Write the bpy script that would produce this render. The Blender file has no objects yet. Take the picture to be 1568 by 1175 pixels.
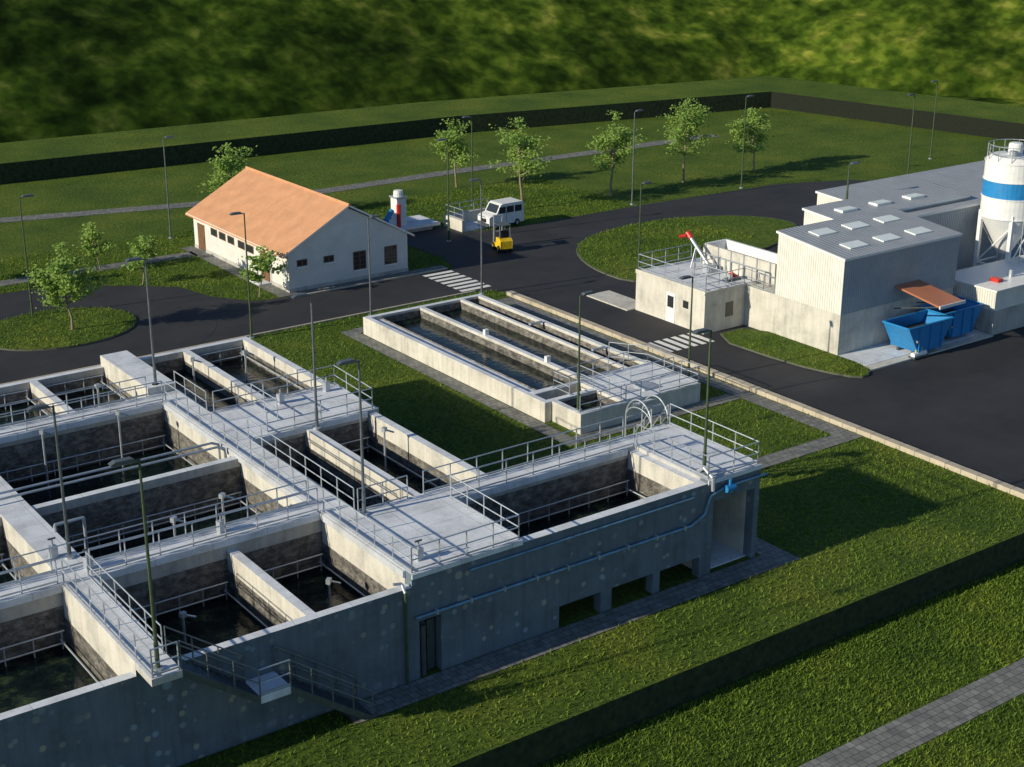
import bpy, math, random
import numpy as np
from mathutils import Vector, noise, Matrix
random.seed(7); rng=np.random.default_rng(7)
S=bpy.context.scene
# ------------------------------------------------------------------ materials
def new_mat(name):
    m=bpy.data.materials.new(name); m.use_nodes=True; nt=m.node_tree
    b=nt.nodes["Principled BSDF"]; return m,nt,b
def N(nt,t,**k):
    n=nt.nodes.new(t)
    for a,v in k.items():
        if hasattr(n,a): setattr(n,a,v)
        else: n.inputs[a].default_value=v
    return n
def L(nt,a,b): nt.links.new(a,b)
def coords(nt,scale=(1,1,1),loc=(0,0,0)):
    tc=N(nt,"ShaderNodeTexCoord"); mp=N(nt,"ShaderNodeMapping"); mp.inputs["Scale"].default_value=scale; mp.inputs["Location"].default_value=loc
    L(nt,tc.outputs["Object"],mp.inputs[0]); return mp.outputs[0]
def ramp(nt,fac,stops,interp='LINEAR'):
    r=N(nt,"ShaderNodeValToRGB"); e=r.color_ramp.elements; r.color_ramp.interpolation=interp
    while len(e)<len(stops): e.new(0.5)
    for i,(p,c) in enumerate(stops):
        e[i].position=p; e[i].color=(*c,1) if len(c)==3 else c
    L(nt,fac,r.inputs[0]); return r.outputs[0]
def noisen(nt,vec,scale,detail=4,rough=.6,dist=0):
    n=N(nt,"ShaderNodeTexNoise"); n.inputs["Scale"].default_value=scale; n.inputs["Detail"].default_value=detail; n.inputs["Roughness"].default_value=rough; n.inputs["Distortion"].default_value=dist
    L(nt,vec,n.inputs["Vector"]); return n.outputs["Fac"]
def mix(nt,fac,a,b,mode='MIX'):
    m=N(nt,"ShaderNodeMix"); m.data_type='RGBA'; m.blend_type=mode
    if isinstance(fac,(int,float)): m.inputs[0].default_value=fac
    else: L(nt,fac,m.inputs[0])
    for i,v in ((6,a),(7,b)):
        if isinstance(v,tuple): m.inputs[i].default_value=(*v,1)
        else: L(nt,v,m.inputs[i])
    return m.outputs[2]
def bump(nt,b,h,strength=.3,dist=.05):
    n=N(nt,"ShaderNodeBump"); n.inputs["Strength"].default_value=strength; n.inputs["Distance"].default_value=dist
    L(nt,h,n.inputs["Height"]); L(nt,n.outputs[0],b.inputs["Normal"])
def g3(x): return (x,x,x)
def simple(name,col,rough=.5,metal=0,var=.25,scale=3,bs=.1):
    m,nt,b=new_mat(name); v=coords(nt); f=noisen(nt,v,scale,5)
    lo=tuple(c*(1-var) for c in col); hi=tuple(min(1,c*(1+var)) for c in col)
    L(nt,ramp(nt,f,[(.3,lo),(.7,hi)]),b.inputs["Base Color"])
    b.inputs["Roughness"].default_value=rough; b.inputs["Metallic"].default_value=metal
    if bs: bump(nt,b,noisen(nt,v,scale*8,3),bs,.02)
    return m
def concrete(name,col,light_spots=False,streak=.35,joints=False):
    m,nt,b=new_mat(name); v=coords(nt)
    f=noisen(nt,v,.7,7,.65); base=ramp(nt,f,[(.3,tuple(c*.72 for c in col)),(.5,col),(.72,tuple(c*1.15 for c in col))])
    vs=coords(nt,(2.2,2.2,.22)); s=noisen(nt,vs,1.6,4)
    sf=ramp(nt,s,[(.42,g3(1)),(.75,(1-streak,1-streak,1-streak*.9))])
    c=mix(nt,1.0,base,sf,'MULTIPLY')
    f2=noisen(nt,v,14,4,.7); c=mix(nt,1.0,c,ramp(nt,f2,[(.3,g3(.86)),(.7,g3(1.08))]),'MULTIPLY')
    if joints:
        br=N(nt,"ShaderNodeTexBrick"); br.offset=0; br.inputs["Scale"].default_value=1; br.inputs["Brick Width"].default_value=2.4; br.inputs["Row Height"].default_value=1.2; br.inputs["Mortar Size"].default_value=.018
        br.inputs["Color1"].default_value=(1,1,1,1); br.inputs["Color2"].default_value=(.95,.95,.96,1); br.inputs["Mortar"].default_value=(.68,.68,.68,1); L(nt,coords(nt,loc=(.13,.37,.5)),br.inputs["Vector"])
        c=mix(nt,1.0,c,br.outputs["Color"],'MULTIPLY')
    if light_spots:  # soft circles of reflected light, painted into the wall's base colour
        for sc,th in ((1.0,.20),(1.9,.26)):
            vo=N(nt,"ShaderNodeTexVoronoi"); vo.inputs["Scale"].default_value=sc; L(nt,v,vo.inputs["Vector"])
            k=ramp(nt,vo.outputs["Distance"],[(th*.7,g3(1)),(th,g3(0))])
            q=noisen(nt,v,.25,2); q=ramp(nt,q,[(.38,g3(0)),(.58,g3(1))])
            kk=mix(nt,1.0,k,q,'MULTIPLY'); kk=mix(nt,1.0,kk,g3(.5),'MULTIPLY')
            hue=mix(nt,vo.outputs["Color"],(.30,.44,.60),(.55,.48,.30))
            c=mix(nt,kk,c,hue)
    L(nt,c,b.inputs["Base Color"]); b.inputs["Roughness"].default_value=.75
    bump(nt,b,f2,.25,.03); return m
M={}
M['conc']=concrete("concrete_wall",(.49,.48,.45),streak=.25)
M['concf']=concrete("concrete_light_spots",(.13,.17,.21),light_spots=True,streak=.25)
M['slab']=concrete("concrete_walkway",(.72,.75,.80),streak=.08,joints=True)
M['conc_l']=concrete("light_concrete",(.60,.58,.52),streak=.2)
M['kerb']=concrete("kerb_stone",(.50,.44,.34),streak=.1)
M['dkerb']=concrete("dark_kerb",(.10,.11,.08),streak=.1)
m,nt,b=new_mat("tank_lining"); v=coords(nt,(1,1,1.6))
vo=N(nt,"ShaderNodeTexVoronoi"); vo.inputs["Scale"].default_value=2.2
nz=N(nt,"ShaderNodeTexNoise"); nz.inputs["Scale"].default_value=1.2; L(nt,v,nz.inputs["Vector"])
vm=mix(nt,.35,v,nz.outputs["Color"]); L(nt,vm,vo.inputs["Vector"])
f=noisen(nt,v,2.4,9,.82)
c=ramp(nt,f,[(.38,(.03,.028,.026)),(.47,(.09,.085,.08)),(.54,(.24,.23,.21)),(.66,(.46,.44,.40))])
c=mix(nt,.35,c,mix(nt,vo.outputs["Distance"],(.30,.28,.25),(.04,.04,.038)))
L(nt,c,b.inputs["Base Color"]); b.inputs["Roughness"].default_value=.5; bump(nt,b,f,.9,.14); M['lining']=m
m,nt,b=new_mat("tank_water"); v=coords(nt)
f=noisen(nt,v,.9,7,.75); c=ramp(nt,f,[(.38,(.001,.004,.006)),(.52,(.006,.013,.014)),(.62,(.030,.046,.024)),(.74,(.08,.10,.045))])
L(nt,c,b.inputs["Base Color"]); b.inputs["Roughness"].default_value=.04; b.inputs["IOR"].default_value=1.33
bump(nt,b,noisen(nt,v,2.4,3),.25,.10); M['water']=m
def grassmat(name,k=1.0,blade=False):
    m,nt,b=new_mat(name); v=coords(nt)
    f=noisen(nt,v,.16,6,.65); f2=noisen(nt,v,4 if not blade else 3.0,7,.8)
    c=ramp(nt,f,[(.3,(.050*k,.100*k,.014*k)),(.5,(.088*k,.143*k,.018*k)),(.7,(.140*k,.180*k,.026*k))])
    c2=ramp(nt,f2,[(.36,(.35,.42,.35)),(.5,(.92,.93,.9)),(.64,(1.7,1.55,1.2))])
    c=mix(nt,1.0,c,c2,'MULTIPLY'); L(nt,c,b.inputs["Base Color"])
    b.inputs["Roughness"].default_value=.8 if not blade else .6
    b.inputs["Specular IOR Level"].default_value=.2
    if not blade: bump(nt,b,noisen(nt,v,5,7,.75),1.0,.25)
    else:
        tr=N(nt,"ShaderNodeBsdfTranslucent"); L(nt,c,tr.inputs[0]); ms=N(nt,"ShaderNodeMixShader"); ms.inputs[0].default_value=.4
        L(nt,b.outputs[0],ms.inputs[1]); L(nt,tr.outputs[0],ms.inputs[2]); L(nt,ms.outputs[0],nt.nodes["Material Output"].inputs[0])
    return m
M['grass']=grassmat("grass_ground",1.05); M['blade']=grassmat("grass_blades",1.7,True)
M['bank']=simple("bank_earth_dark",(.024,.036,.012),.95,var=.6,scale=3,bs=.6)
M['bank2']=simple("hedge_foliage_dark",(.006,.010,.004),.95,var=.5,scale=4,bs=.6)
m,nt,b=new_mat("meadow_grass"); v=coords(nt,(1,1,1))
f=noisen(nt,v,.24,2.2,.5); f2=noisen(nt,v,.045,1.5,.5); f3=noisen(nt,v,.75,2,.5)
c=ramp(nt,f,[(.34,(.016,.034,.005)),(.47,(.036,.070,.009)),(.58,(.070,.112,.015)),(.72,(.15,.18,.038))],'EASE')
c=mix(nt,1.0,c,ramp(nt,f2,[(.35,(.62,.66,.62)),(.65,(1.35,1.3,1.15))],'EASE'),'MULTIPLY')
c=mix(nt,1.0,c,ramp(nt,f3,[(.35,(.7,.75,.7)),(.66,(1.4,1.35,1.25))],'EASE'),'MULTIPLY')
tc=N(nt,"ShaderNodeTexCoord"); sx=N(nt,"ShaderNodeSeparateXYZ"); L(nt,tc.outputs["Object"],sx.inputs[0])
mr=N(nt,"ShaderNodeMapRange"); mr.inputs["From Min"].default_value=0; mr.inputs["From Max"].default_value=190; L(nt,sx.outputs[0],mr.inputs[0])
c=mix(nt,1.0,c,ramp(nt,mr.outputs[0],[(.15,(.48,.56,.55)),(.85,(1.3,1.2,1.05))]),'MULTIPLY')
L(nt,c,b.inputs["Base Color"]); b.inputs["Roughness"].default_value=.95; b.inputs["Specular IOR Level"].default_value=.05; M['meadow']=m
m,nt,b=new_mat("asphalt"); v=coords(nt)
f=noisen(nt,v,.22,7,.7); f2=noisen(nt,v,40,3,.7)
c=ramp(nt,f,[(.32,(.013,.014,.018)),(.68,(.032,.033,.038))]); c=mix(nt,1.0,c,ramp(nt,f2,[(.35,g3(.65)),(.7,g3(1.6))]),'MULTIPLY')
L(nt,c,b.inputs["Base Color"]); b.inputs["Roughness"].default_value=.8; bump(nt,b,f2,.3,.01); M['asphalt']=m
m,nt,b=new_mat("paver_blocks"); v=coords(nt)
br=N(nt,"ShaderNodeTexBrick"); br.inputs["Scale"].default_value=1.6; L(nt,v,br.inputs["Vector"])
br.inputs["Color1"].default_value=(.24,.24,.235,1); br.inputs["Color2"].default_value=(.16,.165,.165,1); br.inputs["Mortar"].default_value=(.06,.07,.05,1); br.inputs["Mortar Size"].default_value=.025
br.inputs["Brick Width"].default_value=.6; br.inputs["Row Height"].default_value=.6
c=mix(nt,1.0,br.outputs["Color"],ramp(nt,noisen(nt,v,2,5),[(.3,g3(.65)),(.7,(1.2,1.2,1.15))]),'MULTIPLY')
L(nt,c,b.inputs["Base Color"]); b.inputs["Roughness"].default_value=.8; M['paver']=m
def wavemat(name,col,axis,scale,rough,strength,var=.1,metal=0):
    m,nt,b=new_mat(name); v=coords(nt); w=N(nt,"ShaderNodeTexWave"); w.wave_type='BANDS'; w.bands_direction=axis; w.inputs["Scale"].default_value=scale
    L(nt,v,w.inputs["Vector"]); f=noisen(nt,v,.9,5)
    c=ramp(nt,f,[(.3,tuple(x*(1-var) for x in col)),(.7,tuple(x*(1+var) for x in col))])
    c=mix(nt,1.0,c,ramp(nt,w.outputs["Fac"],[(0,g3(.72)),(.5,g3(1))]),'MULTIPLY')
    L(nt,c,b.inputs["Base Color"]); b.inputs["Roughness"].default_value=rough; b.inputs["Metallic"].default_value=metal
    bump(nt,b,w.outputs["Fac"],strength,.05); return m
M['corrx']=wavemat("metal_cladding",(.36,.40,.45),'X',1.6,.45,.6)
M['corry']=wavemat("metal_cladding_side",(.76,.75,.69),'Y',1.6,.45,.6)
M['roofg']=wavemat("grey_metal_roof",(.38,.40,.43),'X',.9,.5,.5)
M['tile']=wavemat("orange_roof_tiles",(.74,.38,.20),'Y',1.3,.6,.9,.12)
M['plaster']=simple("house_plaster",(.64,.64,.62),.8,var=.08,scale=1.2)
M['white']=simple("white_paint",(.76,.77,.77),.4,var=.06)
M['steel']=simple("galvanised_steel",(.46,.50,.55),.45,.5,var=.15)
M['dsteel']=simple("dark_steel",(.09,.11,.12),.5,.4)
M['pole']=simple("lamp_pole_paint",(.06,.09,.05),.5,.2)
M['poleg']=simple("lamp_pole_grey",(.15,.17,.19),.45,.5)
M['blue']=simple("blue_paint",(.02,.22,.52),.4,var=.12)
M['bluep']=simple("blue_pipe",(.14,.28,.42),.4,.3)
M['orange']=wavemat("orange_sheet",(.50,.19,.10),'X',1.2,.5,.4)
M['red']=simple("red_paint",(.55,.03,.02),.4)
M['yellow']=simple("yellow_paint",(.72,.48,.02),.4)
M['black']=simple("black_rubber",(.015,.015,.016),.7)
M['glass']=simple("dark_glass",(.03,.035,.04),.1,var=.1,bs=0)
M['brown']=simple("brown_wood",(.16,.08,.04),.6)
M['sky']=simple("skylight_panel",(.80,.85,.82),.3,var=.05)
M['paint']=simple("road_marking",(.78,.78,.76),.7,var=.15,scale=6)
M['dark']=simple("dark_interior",(.02,.02,.022),.8)
M['bark']=simple("bark",(.26,.21,.15),.9,scale=8,bs=.4)
def leafmat(name,a,bb):
    m,nt,b=new_mat(name); v=coords(nt); f=noisen(nt,v,2.5,4)
    L(nt,ramp(nt,f,[(.35,a),(.65,bb)]),b.inputs["Base Color"]); b.inputs["Roughness"].default_value=.65; b.inputs["Specular IOR Level"].default_value=.2
    tr=N(nt,"ShaderNodeBsdfTranslucent"); tr.inputs[0].default_value=(*bb,1); ms=N(nt,"ShaderNodeMixShader"); ms.inputs[0].default_value=.4
    L(nt,b.outputs[0],ms.inputs[1]); L(nt,tr.outputs[0],ms.inputs[2]); L(nt,ms.outputs[0],nt.nodes["Material Output"].inputs[0]); return m
M['leaf']=leafmat("tree_leaves",(.17,.28,.05),(.33,.47,.12))
# ------------------------------------------------------------------ mesh builder
class MB:
    def __init__(s): s.v=[];s.f=[];s.m=[];s.mats=[]
    def mi(s,k):
        if k not in s.mats: s.mats.append(k)
        return s.mats.index(k)
    def add(s,vs,fs,k):
        o=len(s.v); s.v+=[tuple(p) for p in vs]; i=s.mi(k)
        for f in fs: s.f.append(tuple(o+j for j in f)); s.m.append(i)
    def box(s,x0,x1,y0,y1,z0,z1,k,top=None):
        vs=[(x0,y0,z0),(x1,y0,z0),(x1,y1,z0),(x0,y1,z0),(x0,y0,z1),(x1,y0,z1),(x1,y1,z1),(x0,y1,z1)]
        o=len(s.v); s.v+=vs; i=s.mi(k); j=s.mi(top or k)
        for f,q in (((3,2,1,0),i),((0,1,5,4),i),((1,2,6,5),i),((2,3,7,6),i),((3,0,4,7),i),((4,5,6,7),j)): s.f.append(tuple(o+t for t in f)); s.m.append(q)
    def obox(s,c,dx,dy,dz,ang,k):
        ca,sa=math.cos(ang),math.sin(ang); vs=[]
        for z in (0,dz):
            for a,bb in ((-1,-1),(1,-1),(1,1),(-1,1)):
                x=a*dx/2;y=bb*dy/2; vs.append((c[0]+x*ca-y*sa,c[1]+x*sa+y*ca,c[2]+z))
        s.add(vs,[(3,2,1,0),(0,1,5,4),(1,2,6,5),(2,3,7,6),(3,0,4,7),(4,5,6,7)],k)
    def quad(s,a,b,c,d,k): s.add([a,b,c,d],[(0,1,2,3)],k)
    def tube(s,p0,p1,r0,k,r1=None,n=6,cap=True):
        r1=r0 if r1 is None else r1; p0=Vector(p0);p1=Vector(p1); d=(p1-p0)
        if d.length<1e-6: return
        d.normalize(); u=d.orthogonal().normalized(); w=d.cross(u); vs=[]
        for p,r in ((p0,r0),(p1,r1)):
            for i in range(n):
                a=2*math.pi*i/n; vs.append(p+u*(r*math.cos(a))+w*(r*math.sin(a)))
        fs=[(i,(i+1)%n,n+(i+1)%n,n+i) for i in range(n)]
        if cap: fs+=[tuple(range(n-1,-1,-1)),tuple(range(n,2*n))]
        s.add(vs,fs,k)
    def path(s,pts,r,k,n=8):
        for a,b in zip(pts,pts[1:]): s.tube(a,b,r,k,n=n)
    def lathe(s,cx,cy,prof,k,n=32):
        vs=[];fs=[]
        for r,z in prof:
            for i in range(n):
                a=2*math.pi*i/n; vs.append((cx+r*math.cos(a),cy+r*math.sin(a),z))
        for j in range(len(prof)-1):
            for i in range(n): fs.append((j*n+i,j*n+(i+1)%n,(j+1)*n+(i+1)%n,(j+1)*n+i))
        s.add(vs,fs,k)
    def prism(s,poly,z0,z1,k,side=None):
        n=len(poly); vs=[(x,y,z0) for x,y in poly]+[(x,y,z1) for x,y in poly]
        s.add(vs,[tuple(range(n,2*n))],k); s.add(vs,[(i,(i+1)%n,n+(i+1)%n,n+i) for i in range(n)],side or k)
    def exy(s,prof,y0,y1,k):
        n=len(prof); vs=[(x,y0,z) for x,z in prof]+[(x,y1,z) for x,z in prof]
        s.add(vs,[tuple(range(n)),tuple(range(2*n-1,n-1,-1))]+[(i,(i+1)%n,n+(i+1)%n,n+i) for i in range(n)],k)
    def rail(s,pts,h=1.05,k='steel',sp=1.35,kick=True):
        for a,b in zip(pts,pts[1:]):
            a=Vector(a);b=Vector(b); Ln=(b-a).length; n=max(1,round(Ln/sp))
            for i in range(n+1):
                p=a.lerp(b,i/n); s.tube(p,p+Vector((0,0,h)),.03,k,n=5)
            for hh in (h*.5,h): s.tube(a+Vector((0,0,hh)),b+Vector((0,0,hh)),.028,k,n=5)
            if kick: s.tube(a+Vector((0,0,.1)),b+Vector((0,0,.1)),.035,k,n=4)
    def obj(s,name,parent=None,smooth=False,bevel=0,recalc=True):
        me=bpy.data.meshes.new(name); me.from_pydata(s.v,[],s.f)
        for k in s.mats: me.materials.append(M[k])
        me.polygons.foreach_set("material_index",s.m)
        if smooth: me.polygons.foreach_set("use_smooth",[True]*len(s.f))
        o=bpy.data.objects.new(name,me); bpy.context.collection.objects.link(o)
        if recalc:
            import bmesh
            bm=bmesh.new(); bm.from_mesh(me); bmesh.ops.recalc_face_normals(bm,faces=bm.faces); bm.to_mesh(me); bm.free()
        if parent: o.parent=parent
        if bevel:
            md=o.modifiers.new("b",'BEVEL'); md.width=bevel; md.segments=2; md.limit_method='ANGLE'
        return o
def empty(name):
    o=bpy.data.objects.new(name,None); bpy.context.collection.objects.link(o); return o
# ------------------------------------------------------------------ ground
far=[(-90,109),(16.1,99.6),(66.9,96.6),(108.8,88.9),(114.9,56),(128,-5.6)]
outr=[(-90,119),(17,110),(68,107),(118,98.5),(125.5,57),(139,-5.6)]
g=MB()
g.add([(-90,-5.6,0)]+[(x,y,0) for x,y in reversed(far)],[tuple(range(7))],'grass')
g.quad((-400,-5.6,-1.5),(-400,-300,-1.5),(500,-300,-1.5),(500,-5.6,-1.5),'grass')
g.quad((-90,-5.6,-1.5),(128,-5.6,-1.5),(128,-5.6,0),(-90,-5.6,0),'bank')
g.quad((-400,-5.6,-.1),(-90,-5.6,-.1),(-90,119,-.1),(-400,119,-.1),'grass')
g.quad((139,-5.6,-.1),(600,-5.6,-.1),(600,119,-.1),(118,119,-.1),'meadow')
g.obj("ground",recalc=False)
h=MB()
for i in range(5):
    a,b,c,d=far[i],far[i+1],outr[i+1],outr[i]
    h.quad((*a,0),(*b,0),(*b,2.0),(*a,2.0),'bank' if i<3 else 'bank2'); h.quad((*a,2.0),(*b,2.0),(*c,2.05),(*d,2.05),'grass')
    h.quad((*d,-.2),(*c,-.2),(*c,2.05),(*d,2.05),'bank')
h.obj("perimeter_hedge_bank",recalc=False)
n_=Vector((.586,.81,0)); s_=Vector((.81,-.586,0)); ns,ntt=300,170
vs=[];fs=[]
for j in range(ntt):
    for i in range(ns):
        s=-330+660*i/(ns-1)
        t0=128.5+(s+7.6)*(.64 if s<-7.6 else .49)
        if s>38: t0=151-(s-38)*.3
        t0=max(t0,-40); tt=(j/(ntt-1))**1.3*180
        t=t0+1.5+tt; p=n_*t+s_*s
        z=.0+ .6*tt/(1+tt/200)
        q=Vector((p.x,p.y,z)); a=min(1,tt/5)
        z+=a*(.7*noise.noise(q*.16)+.25*noise.noise(q*.4))
        vs.append((p.x,p.y,z-.4*(1-a)))
for j in range(ntt-1):
    for i in range(ns-1): a=j*ns+i; fs.append((a,a+1,a+ns+1,a+ns))
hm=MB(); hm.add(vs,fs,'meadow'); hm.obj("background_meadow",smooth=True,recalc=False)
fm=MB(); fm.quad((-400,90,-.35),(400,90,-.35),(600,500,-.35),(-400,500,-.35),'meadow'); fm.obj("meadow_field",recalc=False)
# ------------------------------------------------------------------ roads
def circ(cx,cy,r,n=40,ry=None): return [(cx+r*math.cos(2*math.pi*i/n),cy+(ry or r)*math.sin(2*math.pi*i/n)) for i in range(n)]
def smoothpoly(p,it=2):
    for _ in range(it):
        q=[]
        for a,b in zip(p,p[1:]+p[:1]): q+=[(a[0]*.75+b[0]*.25,a[1]*.75+b[1]*.25),(a[0]*.25+b[0]*.75,a[1]*.25+b[1]*.75)]
        p=q
    return p
roadA=[(-90,43),(32.6,43),(33.8,42.4),(34.3,41.2),(34.3,50),(-90,49.2)]
yard=[(34.29,-5.4),(100,-5.4),(100,30),(93,40),(88.5,47.5),(84.5,53.5),(77,56.4),(60,57.2),(45.7,57.1),(42.6,57.8),(41.2,60.9),(35.6,61.5),(35.6,52),(34.9,49.6),(34.29,48.9)]
disk=circ(4.5,51.8,10.6)
fil=[(10,49.1),(21.5,49.1),(18,50.3),(16.2,53),(15.4,56.5),(12.4,59.2),(8,61.5)]
rd=MB()
rd.prism(roadA,-.1,.020,'asphalt'); rd.prism(yard,-.1,.024,'asphalt'); rd.prism(disk,-.1,.028,'asphalt'); rd.prism(fil,-.1,.032,'asphalt')
rd.obj("asphalt_road",recalc=False)
isl1=smoothpoly([(43,37),(43,43),(46,49),(52,51.8),(60,51.6),(66,48),(67,43),(60,39.5),(50,37.5)])
isl2=smoothpoly([(38.9,25),(42.72,25),(42.72,19),(42.72,14.6),(41.2,13.4),(40.2,14.4),(39.2,18)],1)
isl3=circ(4.6,51.8,5.2,ry=4.4)
islands=[isl1,isl2,isl3]
for k in islands:
    m_=MB(); cx=sum(p[0] for p in k)/len(k); cy=sum(p[1] for p in k)/len(k)
    m_.prism(k,0,.13,'dkerb'); inn=[(cx+(x-cx)*.985,cy+(y-cy)*.985) for x,y in k]; m_.prism(inn,.05,.15,'grass'); m_.obj("grass_island",recalc=False)
pv=MB(); paver_polys=[]
def strip(pts,w,z):
    P=[Vector((*p,0)) for p in pts]; Lp=[];Rp=[]
    for i,p in enumerate(P):
        d=(P[min(i+1,len(P)-1)]-P[max(i-1,0)]).normalized(); nn=Vector((-d.y,d.x,0))*w/2
        Lp.append(p+nn);Rp.append(p-nn)
    for i in range(len(P)-1):
        pv.quad((Rp[i].x,Rp[i].y,z),(Rp[i+1].x,Rp[i+1].y,z),(Lp[i+1].x,Lp[i+1].y,z),(Lp[i].x,Lp[i].y,z),'paver')
        paver_polys.append([(Rp[i].x,Rp[i].y),(Rp[i+1].x,Rp[i+1].y),(Lp[i+1].x,Lp[i+1].y),(Lp[i].x,Lp[i].y)])
strip([(-90,97),(11.4,85),(27.6,81),(40,79),(53,79.3),(72,79.1),(90,79)],1.9,.03)
strip([(-60,66),(5,65.1),(20.4,64.8)],1.5,.03)
strip([(33.05,7.1),(33.05,39.8)],1.15,.03)
strip([(18.5,7.7),(33.62,7.7)],1.2,.034)
strip([(-3.4,-.72),(19.9,-.72)],1.3,.03); strip([(19.3,-.07),(19.3,1.6)],1.2,.03)
strip([(20.1,16),(20.1,40.2)],1.0,.03); strip([(20.6,39.75),(33.62,39.75)],1.1,.034); strip([(19.6,15.9),(32.4,15.9)],1.0,.038)
strip([(20.7,49.9),(20.7,67)],1.1,.03); strip([(21.3,49.95),(34.4,49.95)],1.0,.034)
pv.obj("paved_path",recalc=False)
lp=MB(); lp.quad((-60,-13.0,-1.47),(80,-13.0,-1.47),(80,-11.3,-1.47),(-60,-11.3,-1.47),'paver'); lp.obj("paved_path",recalc=False)
kb=MB()
for i in range(46): kb.box(33.75,34.25,-5.4+i*1.008,-5.4+i*1.008+.992,0,.28+random.uniform(-.006,.006),'kerb')
kb.obj("stone_kerb",bevel=.02)
kb=MB(); kb.box(-60,32.4,42.8,42.98,0,.12,'kerb'); kb.box(21.6,34.2,49.22,49.38,0,.12,'kerb'); kb.obj("stone_kerb",bevel=.02)
zb=MB()
for i in range(7): y=43.4+i*.82; zb.quad((31.6,y,.026),(34.2,y,.026),(34.2,y+.46,.026),(31.6,y+.46,.026),'paint')
for i in range(6): x=34.6+i*.72; zb.quad((x,24.2,.030),(x+.42,24.2,.030),(x+.42,26.5,.030),(x,26.5,.030),'paint')
zb.obj("zebra_crossing",recalc=False)
# ------------------------------------------------------------------ big tank complex
W=4.6; P=empty("treatment_tank_complex")
c=MB()
def wallx(x0,x1,y0,y1,z0,z1,ops,k,top):
    x=x0
    for a,b_,zz0,zz1 in ops:
        if a>x: c.box(x,a,y0,y1,z0,z1,k,top)
        c.box(a,b_,y0,y1,zz1,z1,k,top)
        x=b_
    if x<x1: c.box(x,x1,y0,y1,z0,z1,k,top)
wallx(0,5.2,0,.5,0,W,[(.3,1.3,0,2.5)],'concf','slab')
c.box(0,1.2,.5,24.2,0,W,'conc_l','slab'); c.box(1.2,5.2,.5,6.1,0,W,'conc','slab')
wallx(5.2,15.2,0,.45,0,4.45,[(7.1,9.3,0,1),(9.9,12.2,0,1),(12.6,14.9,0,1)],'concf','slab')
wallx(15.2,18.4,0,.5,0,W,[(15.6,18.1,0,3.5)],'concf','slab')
c.box(15.2,18.4,.5,6.1,3.9,W,'conc','slab'); c.box(18.1,18.4,.5,5.0,0,3.9,'conc_l'); c.box(15.2,18.4,5.0,6.05,0,3.9,'conc_l'); c.box(15.2,15.6,.5,5.0,0,3.9,'conc_l'); c.box(15.6,18.1,.3,5.0,0,.06,'slab')
c.box(5.2,15.0,.45,4.9,1.0,1.3,'conc'); c.box(5.2,15.2,4.9,6.1,0,W-.004,'conc','slab'); c.box(14.8,15.2,.45,4.9,1.3,4.45,'conc_l','slab'); c.box(5.2,15.2,1.6,1.9,0,1.0,'conc')
c.box(7.6,8.0,6.1,16,0,4.45,'conc_l','slab'); c.box(4.1,4.5,6.1,16,0,4.44,'conc_l','slab')
c.box(1.2,8.2,16,20.3,0,W-.003,'conc','slab'); c.box(7.8,8.2,20.3,30.1,0,4.45,'conc_l','slab'); c.box(4.2,4.6,20.3,30.1,0,4.44,'conc_l','slab')
c.box(1.2,8.2,30.1,30.5,0,4.45,'conc','slab'); c.box(-.3,1.2,24.2,30.55,0,4.98,'conc_l','slab')
c.box(-30,0,23,24.2,0,W-.002,'conc','slab'); c.box(-30,-.3,30.1,30.5,0,4.45,'conc','slab'); c.box(-4.3,-3.9,24.2,30.1,0,4.44,'conc_l','slab'); c.box(-12.3,-11.9,24.2,30.1,0,4.44,'conc_l','slab')
c.box(-9.5,0,14.5,14.9,0,4.44,'conc','slab'); c.box(-10.8,-9.5,8.1,23,0,4.5,'conc_l','slab'); c.box(-30,-10.8,14.5,14.9,0,4.44,'conc','slab')
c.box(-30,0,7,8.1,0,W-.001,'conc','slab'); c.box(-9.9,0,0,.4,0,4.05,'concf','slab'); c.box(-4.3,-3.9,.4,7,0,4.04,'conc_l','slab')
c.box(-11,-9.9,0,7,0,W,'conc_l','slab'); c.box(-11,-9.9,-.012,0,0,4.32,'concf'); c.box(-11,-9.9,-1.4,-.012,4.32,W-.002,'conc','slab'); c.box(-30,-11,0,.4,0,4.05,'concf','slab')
e1=W-.012
c.box(-9.9,-.12,6.86,7,4.3,e1,'slab'); c.box(-30,-11,6.86,7,4.3,e1,'slab'); c.box(-.12,0,.42,6.86,4.3,e1-.003,'slab'); c.box(-.12,0,8.2,22.9,4.3,e1,'slab')
c.box(-9.4,-.12,22.86,23,4.3,e1,'slab'); c.box(-30,-10.9,22.86,23,4.3,e1,'slab'); c.box(-9.9,-9.78,.42,6.86,4.3,e1,'slab'); c.box(5.3,14.7,4.8,4.9,4.3,e1,'slab')
c.box(1.3,7.5,15.88,16,4.3,e1,'slab'); c.box(0,5.2,-.05,0,4.38,e1,'slab'); c.box(15.2,18.45,-.05,0,4.38,e1,'slab')
c.obj("concrete_walls",P,bevel=.03)
ln=MB(); wt=MB()
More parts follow.
